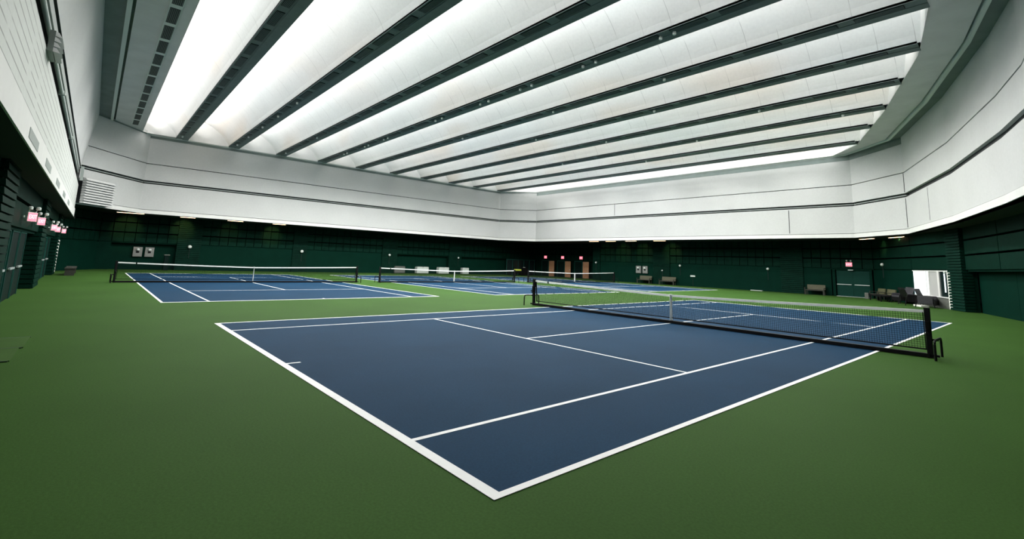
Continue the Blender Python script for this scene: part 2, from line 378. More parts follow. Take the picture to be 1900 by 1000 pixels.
# face right of the pillar: recessed lower half
W2c = Vector((2.9, 24., 0)); W2d = Vector((4.2, 18., 0)); W2e = Vector((5.2, 8., 0)); W2f = Vector((5.2, -4.25, 0))
for k, (p, q, bb) in enumerate(((W2a, W2b, [(.12, 4.72, 'recess')]), (W2b, W2c, [(0, 5.27, 'recess')]), (W2c, W2d, [(0, 6.14, 'flush')]), (W2d, W2e, [(0, 10.05, 'flush')]), (W2e, W2f, [(0, 12.25, 'flush')]))):
    green_wall('wall_right', (p.x, p.y), (q.x, q.y), bb, grid=9,
               label='dark green panelled lower wall on the right, %s face from the ribbed pillar' % ('first', 'second', 'third', 'fourth', 'last')[k])

# ------------------------------------------------------------------ window in the right corner wall
def wbox(m, s0, s1, d0, d1, z0, z1, mi=0):
    m.frame(W1a + W1u * s0 + W1n * d0 + Vector((0, 0, z0)), W1u * (s1 - s0), W1n * (d1 - d0), Vector((0, 0, z1 - z0)), mi)
b = MB(); wbox(b, 5.02, 9.35, -.36, -.01, 0, .62); struct(b.build('wall_right_corner', M['stone']), 'low grey wall under the bright window', 'wall')
b = MB(); wbox(b, 9.35, L1 + .3, -.30, .02, 0, 2.22); struct(b.build('trim_13', M['cream']), 'cream jamb between the bright window and the ribbed pillar', 'jamb')
wr = empty('window_1', W1a + W1u * 5.1); struct(wr, 'bright window beside the right ribbed pillar', 'window')
def wpart(name, boxes, m):
    b = MB()
    for bx in boxes: wbox(b, *bx)
    for i, v in enumerate(b.v): b.v[i] = tuple(Vector(v) - (W1a + W1u * 5.1))
    return b.build(name, m, wr)
wpart('sill', [(5.02, 9.35, -.35, .03, .62, .68)], M['lip'])
wpart('pane', [(5.04, 6.75, -.09, -.07, .68, 2.2)], M['daylight'])
wpart('pane', [(7.15, 8.15, -.09, -.07, .68, 2.2)], M['greypane'])
wpart('pane', [(8.35, 9.35, -.09, -.07, .68, 2.2)], M['darkpane'])
wpart('window_frame', [(6.75, 6.83, -.09, -.03, .68, 2.2), (7.05, 7.15, -.09, -.03, .68, 2.2), (8.15, 8.35, -.09, -.02, .68, 2.2), (5.02, 9.35, -.09, -.03, 2.16, 2.22)], M['lip'])
wpart('pane', [(6.83, 7.05, -.09, -.07, .68, 2.2)], M['daylight'])
wpart('painted_reflection', [(8.85, 8.95, -.07, -.05, .95, 2.15)], M['daylight'])  # glowing strip painted in as a reflection on the dark pane

# ------------------------------------------------------------------ ceiling ring, beams, vaults
ZR = ZC
ringW = [(-41.6, -3.29), (-45., -.05), (-45., 37.3), (-41.5, 40.6), (-6.9, 40.6), (-3.2, 37.2), (-.2, 29.4), (1.97, 22.2), (2.75, 19.), (3.7, 12.), (4.3, 4.), (4.3, -3.29)]
ringO = [(-44.1, -.63), (-44.85, .2), (-44.85, 37.1), (-41.4, 40.4), (-7.96, 40.35), (-5.72, 37.57), (-2.77, 30.23), (-.1, 22.4), (.77, 18.17), (1.4, 12.), (1.9, 4.), (1.9, -.63)]
def lerp(i, t): return (ringW[i][0] * (1 - t) + ringO[i][0] * t, ringW[i][1] * (1 - t) + ringO[i][1] * t)
b = MB()
order = list(range(12))
def strip(t0, t1, z, mi, idx=None, z2=None):
    z2 = z if z2 is None else z2
    for i in range(12):
        j = (i + 1) % 12
        a, c, d, e = lerp(i, t0), lerp(j, t0), lerp(j, t1), lerp(i, t1)
        b.quad([(*a, z), (*c, z), (*d, z2), (*e, z2)], mi)
strip(0, .24, ZR, 1); strip(.24, .24, ZR, 2, z2=ZR - .10)
strip(.24, .30, ZR - .10, 2); strip(.30, .30, ZR - .10, 2, z2=ZR + .22)
strip(.30, .34, ZR + .22, 1); strip(.34, .34, ZR + .22, 0, z2=ZR + .02)
strip(.34, 1, ZR + .02, 0); strip(1, 1, ZR + .02, 3, z2=ZR - .02);
b.quad([(-60, -10, ZR + 2.6), (10, -10, ZR + 2.6), (10, 55, ZR + 2.6), (-60, 55, ZR + 2.6)], 1)
struct(b.build('ceiling', [M['ring'], M['ringdark'], M['mold'], M['vaultend']]))
b = MB()
for sx in ((-60., -47.9), ): b.box(-60, 12, -10, -9.8, -.2, 14)
# air grilles strip along the left of the ceiling
NG = 24
gr = empty('vent_strip', (-42, -1.22, ZR)); tag(gr, 'long row of square air grilles in the ceiling along the left wall', 'air vents')
b = MB(); b.box(0, 44, -.22, .21, -.035, .01); b.build('vent_rail', M['mold'], gr)
g = MB(); g.box(-.80, .80, -.17, .17, -.05, -.036, 0)
for k in range(6): g.box(-.78, .78, -.145 + k * .056, -.130 + k * .056, -.058, -.05, 1)
gm = g.build('air_grille', [M['grille'], M['ringdark']], gr); gm.location = (.9, 0, 0)
for k in range(1, 22):
    c = gm.copy(); COL.objects.link(c); c.parent = gr; c.location = (.9 + 1.97 * k, 0, 0)

COVE = 16.5; LAMP = 1200
FAR = [2.47, 6.36, 10.31, 14.17, 18.1, 22.0, 25.9, 29.8, 33.5, 37.45]
def xopen(y):
    pts = [(-44.85, .2)] + list(reversed(ringO[4:12]))
    pts = [(y_, x_) for x_, y_ in ringO[4:12]]; pts.sort()
    if y <= pts[0][0]: return pts[0][1]
    for (y0, x0), (y1, x1) in zip(pts, pts[1:]):
        if y0 <= y <= y1: return x0 + (x1 - x0) * (y - y0) / (y1 - y0)
    return pts[-1][1]
ordn = ['first', 'second', 'third', 'fourth', 'fifth', 'sixth', 'seventh', 'eighth', 'ninth', 'tenth', 'eleventh']
# one grille and one spot, copied
g = MB(); g.box(-.72, .72, -.15, .15, -.03, 0.02, 0)
for k in range(6): g.box(-.70, .70, -.13 + k * .05, -.115 + k * .05, -.04, -.03, 1)
GRILLE = g.build('air_grille', [M['grille'], M['beam']]); GM = GRILLE.data; bpy.data.objects.remove(GRILLE)
sp = MB(); sp.lathe(0, 0, [(.06, -.15), (.068, -.14), (.068, -.03), (.04, 0)], 12); SPOT = sp.build('spot', mat('white_fixture', (.9, .9, .88), .4)); SM = SPOT.data; bpy.data.objects.remove(SPOT)
spots = {2: [-42.95, -39.0, -34.8, -30.9, -26.9], 3: [-42.9, -34.8], 1: [-43.4], 4: [-39.0, -38.3, -34.6, -33.9, -31.1, -30.4, -23.6, -22.8, -18.7, -17.9, -15.2, -14.3, -10.85, -10.1, -6.8, -6.2],
         5: [-26., -16.5, -9.], 6: [-22., -12.], 7: [-18.5, -7.6], 8: [-26.5, -13.4, -4.5], 9: [-20.]}
for i, f in enumerate(FAR):
    n = f - .86; x1 = min(xopen(n), xopen(f)) + .05; x0 = -44.95
    r = empty('ceiling_beam', ((x0 + x1) / 2, (n + f) / 2, ZC)); L = x1 - x0
    y0, y1 = -.43, .43
    b = MB()
    b.frame(Vector((-L / 2, .02, -.02)), Vector((L, 0, 0)), Vector((0, .41, 0)), Vector((0, 0, .5)), 0)       # lower (plain) half
    b.frame(Vector((-L / 2, -.43, -.02)), Vector((L, 0, 0)), Vector((0, .05, 0)), Vector((0, 0, .1)), 0)       # near lip
    b.frame(Vector((-L / 2, -.43, .0)), Vector((L, 0, 0)), Vector((0, .5, 0)), Vector((0, 0, .46)), 1)        # channel
    b.frame(Vector((-L / 2, .36, .4)), Vector((L, 0, 0)), Vector((0, .06, 0)), Vector((0, 0, .4)), 0)
    b.build('beam_body', [M['beam'], M['grille'] if i % 2 == 0 and i < 0 else M['beam']], r)
    x = L / 2 - .9 - (i % 3) * .4
    if i < 8:
        while x > -L / 2 + .8:
            o = bpy.data.objects.new('air_grille', GM); COL.objects.link(o); o.parent = r; o.location = (x, -.2, .0); x -= 1.97
    for sx in spots.get(i + 1, []):
        o = bpy.data.objects.new('spotlight', SM); COL.objects.link(o); o.parent = r; o.location = (sx - (x0 + x1) / 2, -.12, .0)
    for sx in spots.get(i + 1, []):
        if sx + .8 in spots[i + 1] or sx + .7 in spots[i + 1]: pass
    for k in range(5):
        lx = x0 + 9.3 + k * ((x1 - x0) - 13.8) / 4
        dd = math.hypot(lx - 3, n + 2); ef = min(1, max(.16, (dd - 5) / 26)) * (1 if i < 6 else .75 if i < 8 else .45)
        li = bpy.data.lights.new('beam_lamp', 'SPOT'); li.energy = LAMP * ef; li.color = (1., .985, .95); li.spot_size = math.radians(168); li.spot_blend = .5; li.shadow_soft_size = .12
        lo = bpy.data.objects.new('beam_lamp', li); COL.objects.link(lo); lo.parent = r; lo.location = (lx - (x0 + x1) / 2, -.12, -.2)
    tag(r, 'dark grey slotted ceiling beam, %s counting away from the left wall' % ordn[i], 'ceiling beam', 'ceiling beams')

bays = [(-.63, FAR[0] - .86)] + [(FAR[i], FAR[i + 1] - .86) for i in range(9)] + [(FAR[9], 40.35)]
for i, (y0, y1) in enumerate(bays):
    yc = -1.4 if i == 0 else y0 - .05
    a = y1 - yc + .03; H = 1.95
    xr = min(xopen(y0), xopen(y1)); xl = -44.9 if i else -44.6
    xr2 = max(xopen(y0), xopen(y1))
    ns = 18; prof = []
    for k in range(ns + 1):
        uu = k / ns; uu = uu ** .8
        prof.append((yc + a * uu, ZC + .02 + H * max(0, 1 - uu * uu) ** .75))
    b = MB()
    xa = xr2 + .12
    for (ya, za), (yb, zb) in zip(prof, prof[1:]):
        b.quad([(xl, ya, za), (xa, ya, za), (xa, yb, zb), (xl, yb, zb)])
        for xx in (xl, ):
            b.quad([(xx, ya, ZC - .0), (xx, yb, ZC - .0), (xx, yb, zb), (xx, ya, za)], 1)
    b.quad([(xl, yc, ZC + .02), (xr2 + .3, yc, ZC + .02), (xr2 + .3, yc, ZC + .02 + H), (xl, yc, ZC + .02 + H)], 1)
    zt = ZC + .02 + H
    px = [(xopen(y0 + (y1 - y0) * k / 4), y0 + (y1 - y0) * k / 4) for k in range(5)]
    for (p0, q0), (p1, q1) in zip(px, px[1:]):
        b.quad([(p0, q0, ZC - .01), (p1, q1, ZC - .01), (p1, q1, zt), (p0, q0, zt)], 1)
    for sg, (p, q) in ((-1, px[0]), (1, px[-1])):
        b.quad([(p, q, ZC - .01), (p, q + sg * .1, ZC - .01), (p, q + sg * .1, zt), (p, q, zt)], 1)
    o = b.build('ceiling_vault', [M['vault'], M['vaultend']], smooth=False)
    for p in o.data.polygons: p.use_smooth = p.material_index == 0
    where = 'between the left air grilles and the first beam' if i == 0 else ('past the tenth beam, along the back wall' if i == 10 else 'between the %s and %s beams' % (ordn[i - 1], ordn[i]))
    tag(o, 'white curved ceiling vault %s' % where, 'ceiling vault', 'ceiling vaults')
    li = bpy.data.lights.new('cove_light', 'AREA'); li.shape = 'RECTANGLE'; Lx = (xr2 + 44.5)
    li.size = Lx - .6; li.size_y = .22; li.energy = COVE * Lx * (2.4 if i == 10 else 1); li.color = (1., .985, .975)
    lo = bpy.data.objects.new('cove_light', li); COL.objects.link(lo)
    lo.location = ((xr2 - 44.5) / 2, y0 + .28, ZC + .75)
    lo.rotation_euler = (math.radians(180 - 38), 0, 0)   # shines up and across the vault

# ------------------------------------------------------------------ courts
def court(name, origin, rz, label, mirror=False):
    """local: x along baseline 0..10.97, y along the length 0..23.77"""
    r = empty(name, (*origin, 0), rz)
    W, Lc = 10.97, 23.77; z = .004
    b = MB(); b.box(0, W, 0, Lc, -.01, z); b.build('playing_surface', M['blue'], r)
    def ln(nm, x0, x1, y0, y1):
        m = MB(); m.box(x0, x1, y0, y1, z - .002, z + .003); m.build(nm, M['line'], r)
    t = .055; T = .11
    ln('baseline', 0, W, 0, T); ln('baseline', 0, W, Lc - T, Lc)
    ln('doubles_sideline', 0, t + .02, T, Lc - T); ln('doubles_sideline', W - t - .02, W, T, Lc - T)
    ln('singles_sideline', 1.37, 1.37 + t + .01, T, Lc - T); ln('singles_sideline', W - 1.37 - t - .01, W - 1.37, T, Lc - T)
    a, c = 1.37 + t + .01, W - 1.37 - t - .01
    ln('service_line', a, c, 5.485 - t, 5.485); ln('service_line', a, c, 18.285, 18.285 + t)
    ln('center_service_line', W / 2 - t / 2, W / 2 + t / 2, 5.485, 18.285)
    ln('center_mark', W / 2 - t / 2, W / 2 + t / 2, T, T + .22); ln('center_mark', W / 2 - t / 2, W / 2 + t / 2, Lc - T - .22, Lc - T)
    tag(r, label, 'tennis court', 'tennis courts'); return r
# near court: baseline along x (world -10.97..0), length +y
court('tennis_court', (-10.97, 0), 0, 'large blue tennis court in the foreground with bright white lines')
# B, C, D: length along -x ; local x -> world +y , local y -> world -x : rotation +90deg
for y0, lab in ((-.56, 'blue tennis court at the left, nearest the left wall'), (13.94, 'blue tennis court in the middle of the far row'), (28.42, 'blue tennis court at the back end of the far row, before the wooden doors')):
    court('tennis_court', (-16.93, y0), math.pi / 2, lab)

# ------------------------------------------------------------------ nets
def arch(y0, y1, x, h, r=.028, rad=.10):
    pts = [(x, y0, 0), (x, y0, h - rad)]
    for k in range(1, 6):
        a = math.pi - k * math.pi / 12
        pts.append((x, y0 + rad + rad * math.cos(a), h - rad + rad * math.sin(a)))
    pts.append((x, y0 + rad, h))
    pts.append((x, y1 - rad, h))
    for k in range(1, 6):
        a = math.pi / 2 - k * math.pi / 12
        pts.append((x, y1 - rad + rad * math.cos(a), h - rad + rad * math.sin(a)))
    pts += [(x, y1, h - rad), (x, y1, 0)]
    return pts
def make_net():
    """local x along the net from -6.4 to 6.4, local -y = towards the near side"""
    r = empty('tennis_net', (0, 0, 0)); HL = 6.40
    top = lambda x: .914 + (1.05 - .914) * min(1, abs(x) / HL) ** 1.25
    for s in (-1, 1):
        b = MB(); b.box(-.05, .05, -.05, .05, 0, 1.09); b.box(-.054, .054, -.054, .054, 1.07, 1.1)
        p = b.build('post', M['black'], r, bevel=.008); p.location = (s * HL, 0, 0)
        w = MB(); w.box(-.035, .035, -.09, -.045, .52, .80); h = MB(); h.tube([(-.02, -.09, .62), (-.02, -.17, .62), (.04, -.17, .52)], .013)
        q = w.build('winch', M['black'], p); h.build('winch_handle', M['black'], p)
        f = MB(); f.tube(arch(-.43, .43, s * (HL + .14), .42), .024); f.bar((s * HL, -.02, .06), (s * (HL + .16), -.02, .06), .06, .05); f.bar((s * HL, 0, .40), (s * (HL + .16), 0, .40), .05, .04)
        f.build('foot_arch', M['black'], r, smooth=False)
    b = MB(); b.box(-HL, HL, -.055, .055, .01, .095); b.build('base_rail', M['black'], r, bevel=.006)
    # netting
    yb = .10; nb = MB(); st = .050; x = -HL + .07; w = .0055
    zb = .17
    while x < HL - .06:
        zt = top(x) - .055
        nb.bar((x, yb * .0 + .03, zt), (x, yb, zb), w); x += st
    z = zb
    k = 0
    while z < .93:
        pts = []
        n = 16
        for i in range(n + 1):
            xx = -HL + .06 + (2 * HL - .12) * i / n
            zt = top(xx) - .055; frac = (z - zb) / (.99 - zb)
            pts.append(Vector((xx, yb + (.03 - yb) * frac, zb + (zt - zb) * frac)))
        for p, q in zip(pts, pts[1:]): nb.bar(p, q, w)
        z += st
    nb.build('netting', M['netblack'], r)
    hb = MB(); n = 24
    for i in range(n):
        x0 = -HL + .06 + (2 * HL - .12) * i / n; x1 = -HL + .06 + (2 * HL - .12) * (i + 1) / n
        P = [(x0, top(x0)), (x1, top(x1))]
        for ya, sg in ((.008, 1), (.052, -1)):
            hb.quad([(P[0][0], ya, P[0][1]), (P[1][0], ya, P[1][1]), (P[1][0], ya, P[1][1] - .065), (P[0][0], ya, P[0][1] - .065)])
        hb.quad([(P[0][0], .008, P[0][1]), (P[1][0], .008, P[1][1]), (P[1][0], .052, P[1][1]), (P[0][0], .052, P[0][1])])
        hb.quad([(P[0][0], .008, P[0][1] - .065), (P[1][0], .008, P[1][1] - .065), (P[1][0], .052, P[1][1] - .065), (P[0][0], .052, P[0][1] - .065)])
    hb.build('headband', M['tape'], r)
    tb = MB(); tb.box(-HL + .78, -HL + .84, 0, .06, top(HL - .8) - .075, top(HL - .8) + .006); tb.build('band_tie', M['netblack'], r)
    fc = MB(); fc.tube([(-HL + .05, yb, zb), (0, yb, zb), (HL - .05, yb, zb)], .016); fc.build('bottom_cord', M['netblack'], r)
    for s in (-1, 1):
        e = MB(); e.bar((s * (HL - .08), .03, top(HL) - .05), (s * (HL - .08), yb, zb), .05, .012); e.build('side_band', M['netblack'], r)
    cs = MB(); cs.bar((0, -.004, .925), (0, -.004, .06), .055, .012); cs.bar((0, .058, .925), (0, .10, .06), .055, .01); cs.box(-.03, .03, -.01, .062, .908, .926)
    cs.build('center_strap', M['tape'], r)
    return r
net = make_net()
net.location = (-5.485, 11.885, 0); tag(net, 'tennis net across the foreground court with a white headband', 'tennis net', 'tennis nets')
for yc, lab in ((-.56 + 5.485, 'tennis net on the left court, nearest the left wall'), (13.94 + 5.485, 'tennis net on the middle court of the far row'), (28.42 + 5.485, 'tennis net on the back court, before the wooden doors')):
    n2 = dup(net); n2.location = (-28.81, yc, 0); n2.rotation_euler = (0, 0, math.pi / 2); n2['label'] = lab

# ------------------------------------------------------------------ exit signs
def text_mesh(txt, size, extrude, m):
    cu = bpy.data.curves.new('t', 'FONT'); cu.body = txt; cu.size = size; cu.extrude = extrude; cu.align_x = 'CENTER'; cu.align_y = 'CENTER'
    o = bpy.data.objects.new('t', cu); COL.objects.link(o); dg = bpy.context.evaluated_depsgraph_get(); dg.update()
    me = bpy.data.meshes.new_from_object(o.evaluated_get(dg)); bpy.data.objects.remove(o); me.materials.clear(); me.materials.append(m); return me
EXIT = text_mesh('EXIT', .2, .004, M['signtext'])
def exit_sign(loc, rz, label, w=.36, h=.26, heads=True):
    r = empty('exit_sign', loc, rz)       # faces local -y
    b = MB(); b.box(-w / 2, w / 2, 0, .07, -h / 2, h / 2); b.build('housing', M['pale'], r, bevel=.01)
    b = MB(); b.box(-w / 2 + .015, w / 2 - .015, -.006, 0, -h / 2 + .015, h / 2 - .015); b.build('lit_face', M['signred'], r)
    o = bpy.data.objects.new('lettering', EXIT); COL.objects.link(o); o.parent = r; o.rotation_euler = (math.pi / 2, 0, 0); o.location = (0, -.009, 0); o.scale = (w / .5, h / .26 * .8, 1)
    if heads:
        for s in (-1, 1):
            b = MB(); b.tube([(s * .12, .03, h / 2), (s * .14, 0, h / 2 + .09)], .012); b.lathe(s * .14, -.02, [(.03, h / 2 + .07), (.06, h / 2 + .09), (.06, h / 2 + .16), (.03, h / 2 + .18)], 12)
            b.build('lamp_head', M['pale'], r)
    tag(r, label, 'exit sign', 'red exit signs'); return r
rzL = math.pi    # left wall faces +y
sg = [(-18.1, 2.62, 'nearest the left edge of the picture'), (-21.6, 2.62, 'second along the left wall'), (-29.3, 2.62, 'third along the left wall'), (-32.6, 2.62, 'fourth along the left wall'), (-39.6, 2.7, 'last on the left wall')]
for x, z, w in sg:
    s = exit_sign((x, -4.02, z), math.pi / 2 + .95, 'small red lit exit sign, %s' % w, w=.34, h=.29)
    b = MB(); b.box(-.22, -.04, .07, .11, -.03, .03); b.build('arm', M['pale'], s)
for x, w in ((-45.2, 'left of the left wooden door'), (-41.9, 'left of the middle wooden door'), (-38.6, 'left of the right wooden door')):
    exit_sign((x, 46.28, 2.66), 0, 'red lit exit sign %s' % w, w=.55, h=.40, heads=False)
exit_sign((-8.2, 43.93, 2.60), 0, 'red lit exit sign with emergency lamps above the green double door', w=.46, h=.34)

# ------------------------------------------------------------------ doors
def leaf(name, loc, rz, w, h, m, parts, label, frame=None):
    r = empty(name, loc, rz); struct(r, label, 'door')
    b = MB(); b.box(0, w, -.03, .03, .02, h); b.build('door_leaf', m, r)
    if frame:
        b = MB(); b.box(-.06, 0, -.05, .05, 0, h + .06); b.box(w, w + .06, -.05, .05, 0, h + .06); b.box(0, w, -.05, .05, h, h + .06); b.build('door_frame', frame, r)
    for nm, bx, pm in parts:
        b = MB(); b.box(*bx); b.build(nm, pm, r, bevel=.004)
    return r
# left wall: pairs of dark doors
k = 1
for x in (-15.6, -17.9, -20.0, -27.6, -30.4, -33.0):
    leaf('door_%d' % k, (x, -4.40, 0), math.pi, 1.75, 2.14, M['blackdoor'], [('push_bar', (.1, 1.2, -.12, -.06, .98, 1.04), M['steel'])],
         'dark door in the left wall with a pale push bar, %s from the left edge' % ordn[k - 1], frame=M['mullion'])
    k += 1
# exit double door on the back wall
r = leaf('door_7', (-9.15, 44.10, 0), 0, 1.12, 2.13, M['doorgreen'], [('push_bar', (.02, 1.02, -.11, -.05, .94, 1.0), M['steel'])], 'left leaf of the green exit double door')
r = leaf('door_8', (-8.02, 44.10, 0), 0, 1.12, 2.13, M['doorgreen'], [('push_bar', (.10, 1.10, -.11, -.05, .94, 1.0), M['steel'])], 'right leaf of the green exit double door')
b = MB(); b.box(-9.2, -6.85, 43.95, 44.2, 0, .03); struct(b.build('trim_14', M['steel']), 'pale metal threshold of the exit double door', 'threshold')
b = MB(); b.box(-9.4, -9.2, 43.9, 44.35, 0, 2.24); b.box(-6.88, -6.7, 43.9, 44.35, 0, 2.24); b.box(-9.2, -6.88, 43.95, 44.3, 2.14, 2.24)
struct(b.build('trim_15', M['green_flat']), 'dark green frame of the exit double door', 'frame')
b = MB(); b.box(-8.28, -7.92, 43.82, 43.92, 2.12, 2.17); tag(b.build('door_closer', M['steel']), 'small pale closer over the green exit double door', 'door closer')
# three wooden doors with dark side lights
for j, x in enumerate((-44.45, -41.4, -38.25)):
    leaf('door_%d' % (9 + j), (x, 46.28, 0), 0, 1.0, 2.15, M['wood'], [('door_handle', (.86, .92, -.1, -.03, .95, 1.1), M['steel'])],
         'orange wooden door, %s of the three' % ('left', 'middle', 'right')[j])
    leaf('door_%d' % (12 + j), (x - 1.4, 46.30, 0), 0, 1.25, 2.15, M['blackdoor'], [], 'dark glazed door left of the %s wooden door' % ('left', 'middle', 'right')[j], frame=M['mullion'])
# five-light glass doors in the far wall
gd = empty('door_15', (-47.55, 41.0, 0), math.pi / 2); struct(gd, 'row of dark glass doors with thin green frames at the far corner', 'door')
for j in range(5):
    b = MB(); b.box(j * 1.08 + .05, (j + 1) * 1.08 - .05, -.02, .0, .1, 2.1); b.build('pane', M['darkpane'], gd)
b = MB()
for j in range(6): b.box(j * 1.08 - .035, j * 1.08 + .035, -.06, .02, 0, 2.2)
for z in (2.1,): b.box(0, 5.4, -.06, .02, z, z + .09)
b.build('door_frame', M['mullion'], gd)

# ------------------------------------------------------------------ lamps under the soffit, cabinets, bins, sensors
def downlight(loc, label, sx=.55, sy=.16, rz=0, e=16):
    r = empty('soffit_light', loc, rz)
    b = MB(); b.box(-sx / 2 - .04, sx / 2 + .04, -sy / 2 - .04, sy / 2 + .04, -.03, 0); b.build('lamp_housing', M['lip'], r)
    b = MB(); b.box(-sx / 2, sx / 2, -sy / 2, sy / 2, -.045, -.03); b.build('lamp_lens', M['lamp'], r)
    li = bpy.data.lights.new('warm_spot', 'SPOT'); li.energy = e * 26; li.color = (1, .58, .22); li.spot_size = math.radians(52); li.spot_blend = .7; li.shadow_soft_size = .1
    lo = bpy.data.objects.new('warm_spot', li); COL.objects.link(lo); lo.location = (0, 0, -.08); lo.parent = r
    lo.rotation_euler = (math.radians(66), 0, 0)
    tag(r, label, 'light', 'warm soffit lights'); return r
for j, (x, y, sx) in enumerate(((-45.35, -.55, 1.7), (-45.7, 3.3, 1.05), (-45.7, 6.9, 1.2), (-45.7, 10.6, 1.1))):
    downlight((x, y, ZS), 'warm strip light under the far left soffit, %s from the left' % ordn[j], sx=sx, sy=.2, rz=math.pi / 2, e=16 if j != 2 else 5)
for j, x in enumerate((-32.6, -30.2, -27.5, -24.0)):
    downlight((x, 41.5, ZS), 'warm strip light under the back soffit, %s from the left' % ordn[j], sx=1.3, rz=0, e=(4, 12, 14, 16)[j])
for j, (x, y) in enumerate(((-6.4, 41.6), (-4.3, 40.0))):
    downlight((x, y, ZS - .01), 'warm strip light under the right corner soffit, %s one' % ('left', 'right')[j], sx=1.5, rz=-.8, e=5)

def cabinet(loc, rz, label):
    r = empty('wall_cabinet', loc, rz)
    b = MB(); b.box(-.31, .31, 0, .16, 0, .80); b.build('cabinet_body', M['grey'], r, bevel=.01)
    b = MB(); b.lathe(0, -.05, [(.10, .50), (.13, .56), (.10, .66), (.05, .68)], 12); b.build('white_dome', M['pale'], r)
    b = MB(); b.box(-.10, .10, -.04, 0, .32, .44); b.build('black_opening', M['black'], r)
    b = MB(); b.box(-.27, .27, -.01, 0, .05, .28); b.build('lower_panel', M['grey'], r)
    tag(r, label, 'wall cabinet', 'grey wall cabinets'); return r
cabinet((-48.10, .40, 1.08), math.pi / 2, 'grey wall cabinet with a white dome on the far left wall, left one')
cabinet((-48.10, 1.20, 1.08), math.pi / 2, 'grey wall cabinet with a white top on the far left wall, right one')
cabinet((-28.1, 43.80, 1.08), 0, 'grey wall cabinet above the beige bench on the back wall, left one')
cabinet((-27.25, 43.80, 1.08), 0, 'grey wall cabinet above the beige bench on the back wall, right one')
for o in [o for o in COL.objects if o.name.startswith('wall_cabinet')][:2]: pass

def bin_(loc, w, label, doors=2, m=None):
    m = m or M['binwhite']; r = empty('storage_bin', loc, math.pi / 2)
    b = MB(); b.box(0, w, 0, .55, .05, .74); b.build('bin_body', m, r, bevel=.02)
    for j in range(doors):
        b = MB(); b.box(j * w / doors + .03, (j + 1) * w / doors - .03, -.03, .57, .74, .82); b.build('lid', m, r, bevel=.03)
    tag(r, label, 'bin', 'storage bins by the far wall'); return r
M['bingrey'] = mat('grey_bin', (.10, .11, .10), .6)
bin_((-47.5, 23.95, 0), 1.35, 'dark grey storage bin by the far wall, leftmost of the four', 1, M['bingrey'])
bin_((-47.5, 26.9, 0), 1.6, 'white two-lid storage bin by the far wall, second from the left')
bin_((-47.5, 29.95, 0), 1.5, 'white two-lid storage bin by the far wall, third from the left')
bin_((-47.5, 33.55, 0), 1.0, 'narrow white storage bin by the far wall, right of the other three', 1)

def sensor(loc, n, label, r_=.10, flat=False):
    r = empty('wall_sensor', loc, math.atan2(n[1], n[0]) + math.pi / 2)
    b = MB()
    if flat: b.box(-.26, .26, -.06, .02, -.08, .08); b.build('sensor_body', M['pale'], r, bevel=.02)
    else:
        b.tube([(0, .02, 0), (0, -.05, 0), (0, -.11, 0), (0, -.14, 0)], [r_, r_, r_ * .8, r_ * .35], 14); b.build('sensor_body', M['pale'], r, smooth=True)
    c = MB(); c.tube([(0, .0, -r_), (0, .0, -1.0)], .015); c.build('cable', M['groove'], r)
    tag(r, label, 'sensor', 'round wall sensors' if not flat else None); return r
for j, y in enumerate((3.95, 13.5, 23.2, 32.8)):
    sensor((-47.55, y, 2.06), (1, 0), 'small round white sensor on the far wall, on the %s ribbed pillar' % ordn[j], r_=(.15, .15, .13, .11)[j])
for x, z, w, y in ((-34.1, 2.1, 'beside the right wooden door', 43.83), (-23.1, 2.05, 'right of the two beige benches', 43.96), (-14.45, 2.02, 'left of the wide ribbed pillar', 43.96)):
    sensor((x, y, z), (0, -1), 'small round white sensor on the back wall %s' % w, r_=.12)
sensor((-25.1, 43.83, 1.47), (0, -1), 'small white box sensor on the pillar between the two beige benches', r_=.08)
sensor((-21.7, 43.96, 1.04), (0, -1), 'flat white box low on the back wall', flat=True, r_=.1)
sensor(tuple(W1a + W1u * .55 + W1n * .03 + Vector((0, 0, 2.62))), (W1n.x, W1n.y), 'small round white sensor above the olive seats', r_=.12)
b = MB(); b.tube([(W2a.x - .75, W2a.y - .6, 2.12), (W2a.x - .78, W2a.y - .75, 2.05)], .05); tag(b.build('camera_bracket', M['pale']), 'small pale bracket on the ribbed pillar by the bright window', 'bracket')
b = MB(); b.box(-15.9, -14.9, 43.6, 43.85, 0, .06); tag(b.build('floor_box', M['binwhite']), 'small pale flat box on the floor by the back wall', 'box')

# ------------------------------------------------------------------ benches and chairs
def bench(loc, rz, w, cush, label, arms=True):
    r = empty('bench', loc, rz)      # faces local -y
    b = MB(); b.box(-w / 2, w / 2, -.05, .05, .42, .84); 
    bk = b.build('backrest', cush, r, bevel=.03); bk.rotation_euler = (-.16, 0, 0); bk.location = (0, .17, 0)
    b = MB(); b.box(-w / 2, w / 2, -.28, .20, .34, .43); b.build('seat', M['darkwood'], r, bevel=.02)
    for sx in (-1, 1):
        for sy in (-.24, .18):
            b = MB(); b.box(sx * (w / 2 - .04) - .025, sx * (w / 2 - .04) + .025, sy - .025, sy + .025, 0, .36); b.build('leg', M['darkwood'], r)
        if arms:
            b = MB(); b.box(sx * (w / 2 + .03) - .03, sx * (w / 2 + .03) + .03, -.30, .22, .56, .60); b.box(sx * (w / 2 + .03) - .025, sx * (w / 2 + .03) + .025, -.30, -.25, 0, .58); b.build('armrest', M['darkwood'], r)
    tag(r, label, 'bench'); return r
M['beige'] = mat('beige_fabric', (.085, .085, .055), .85, noise=.1, nscale=9)
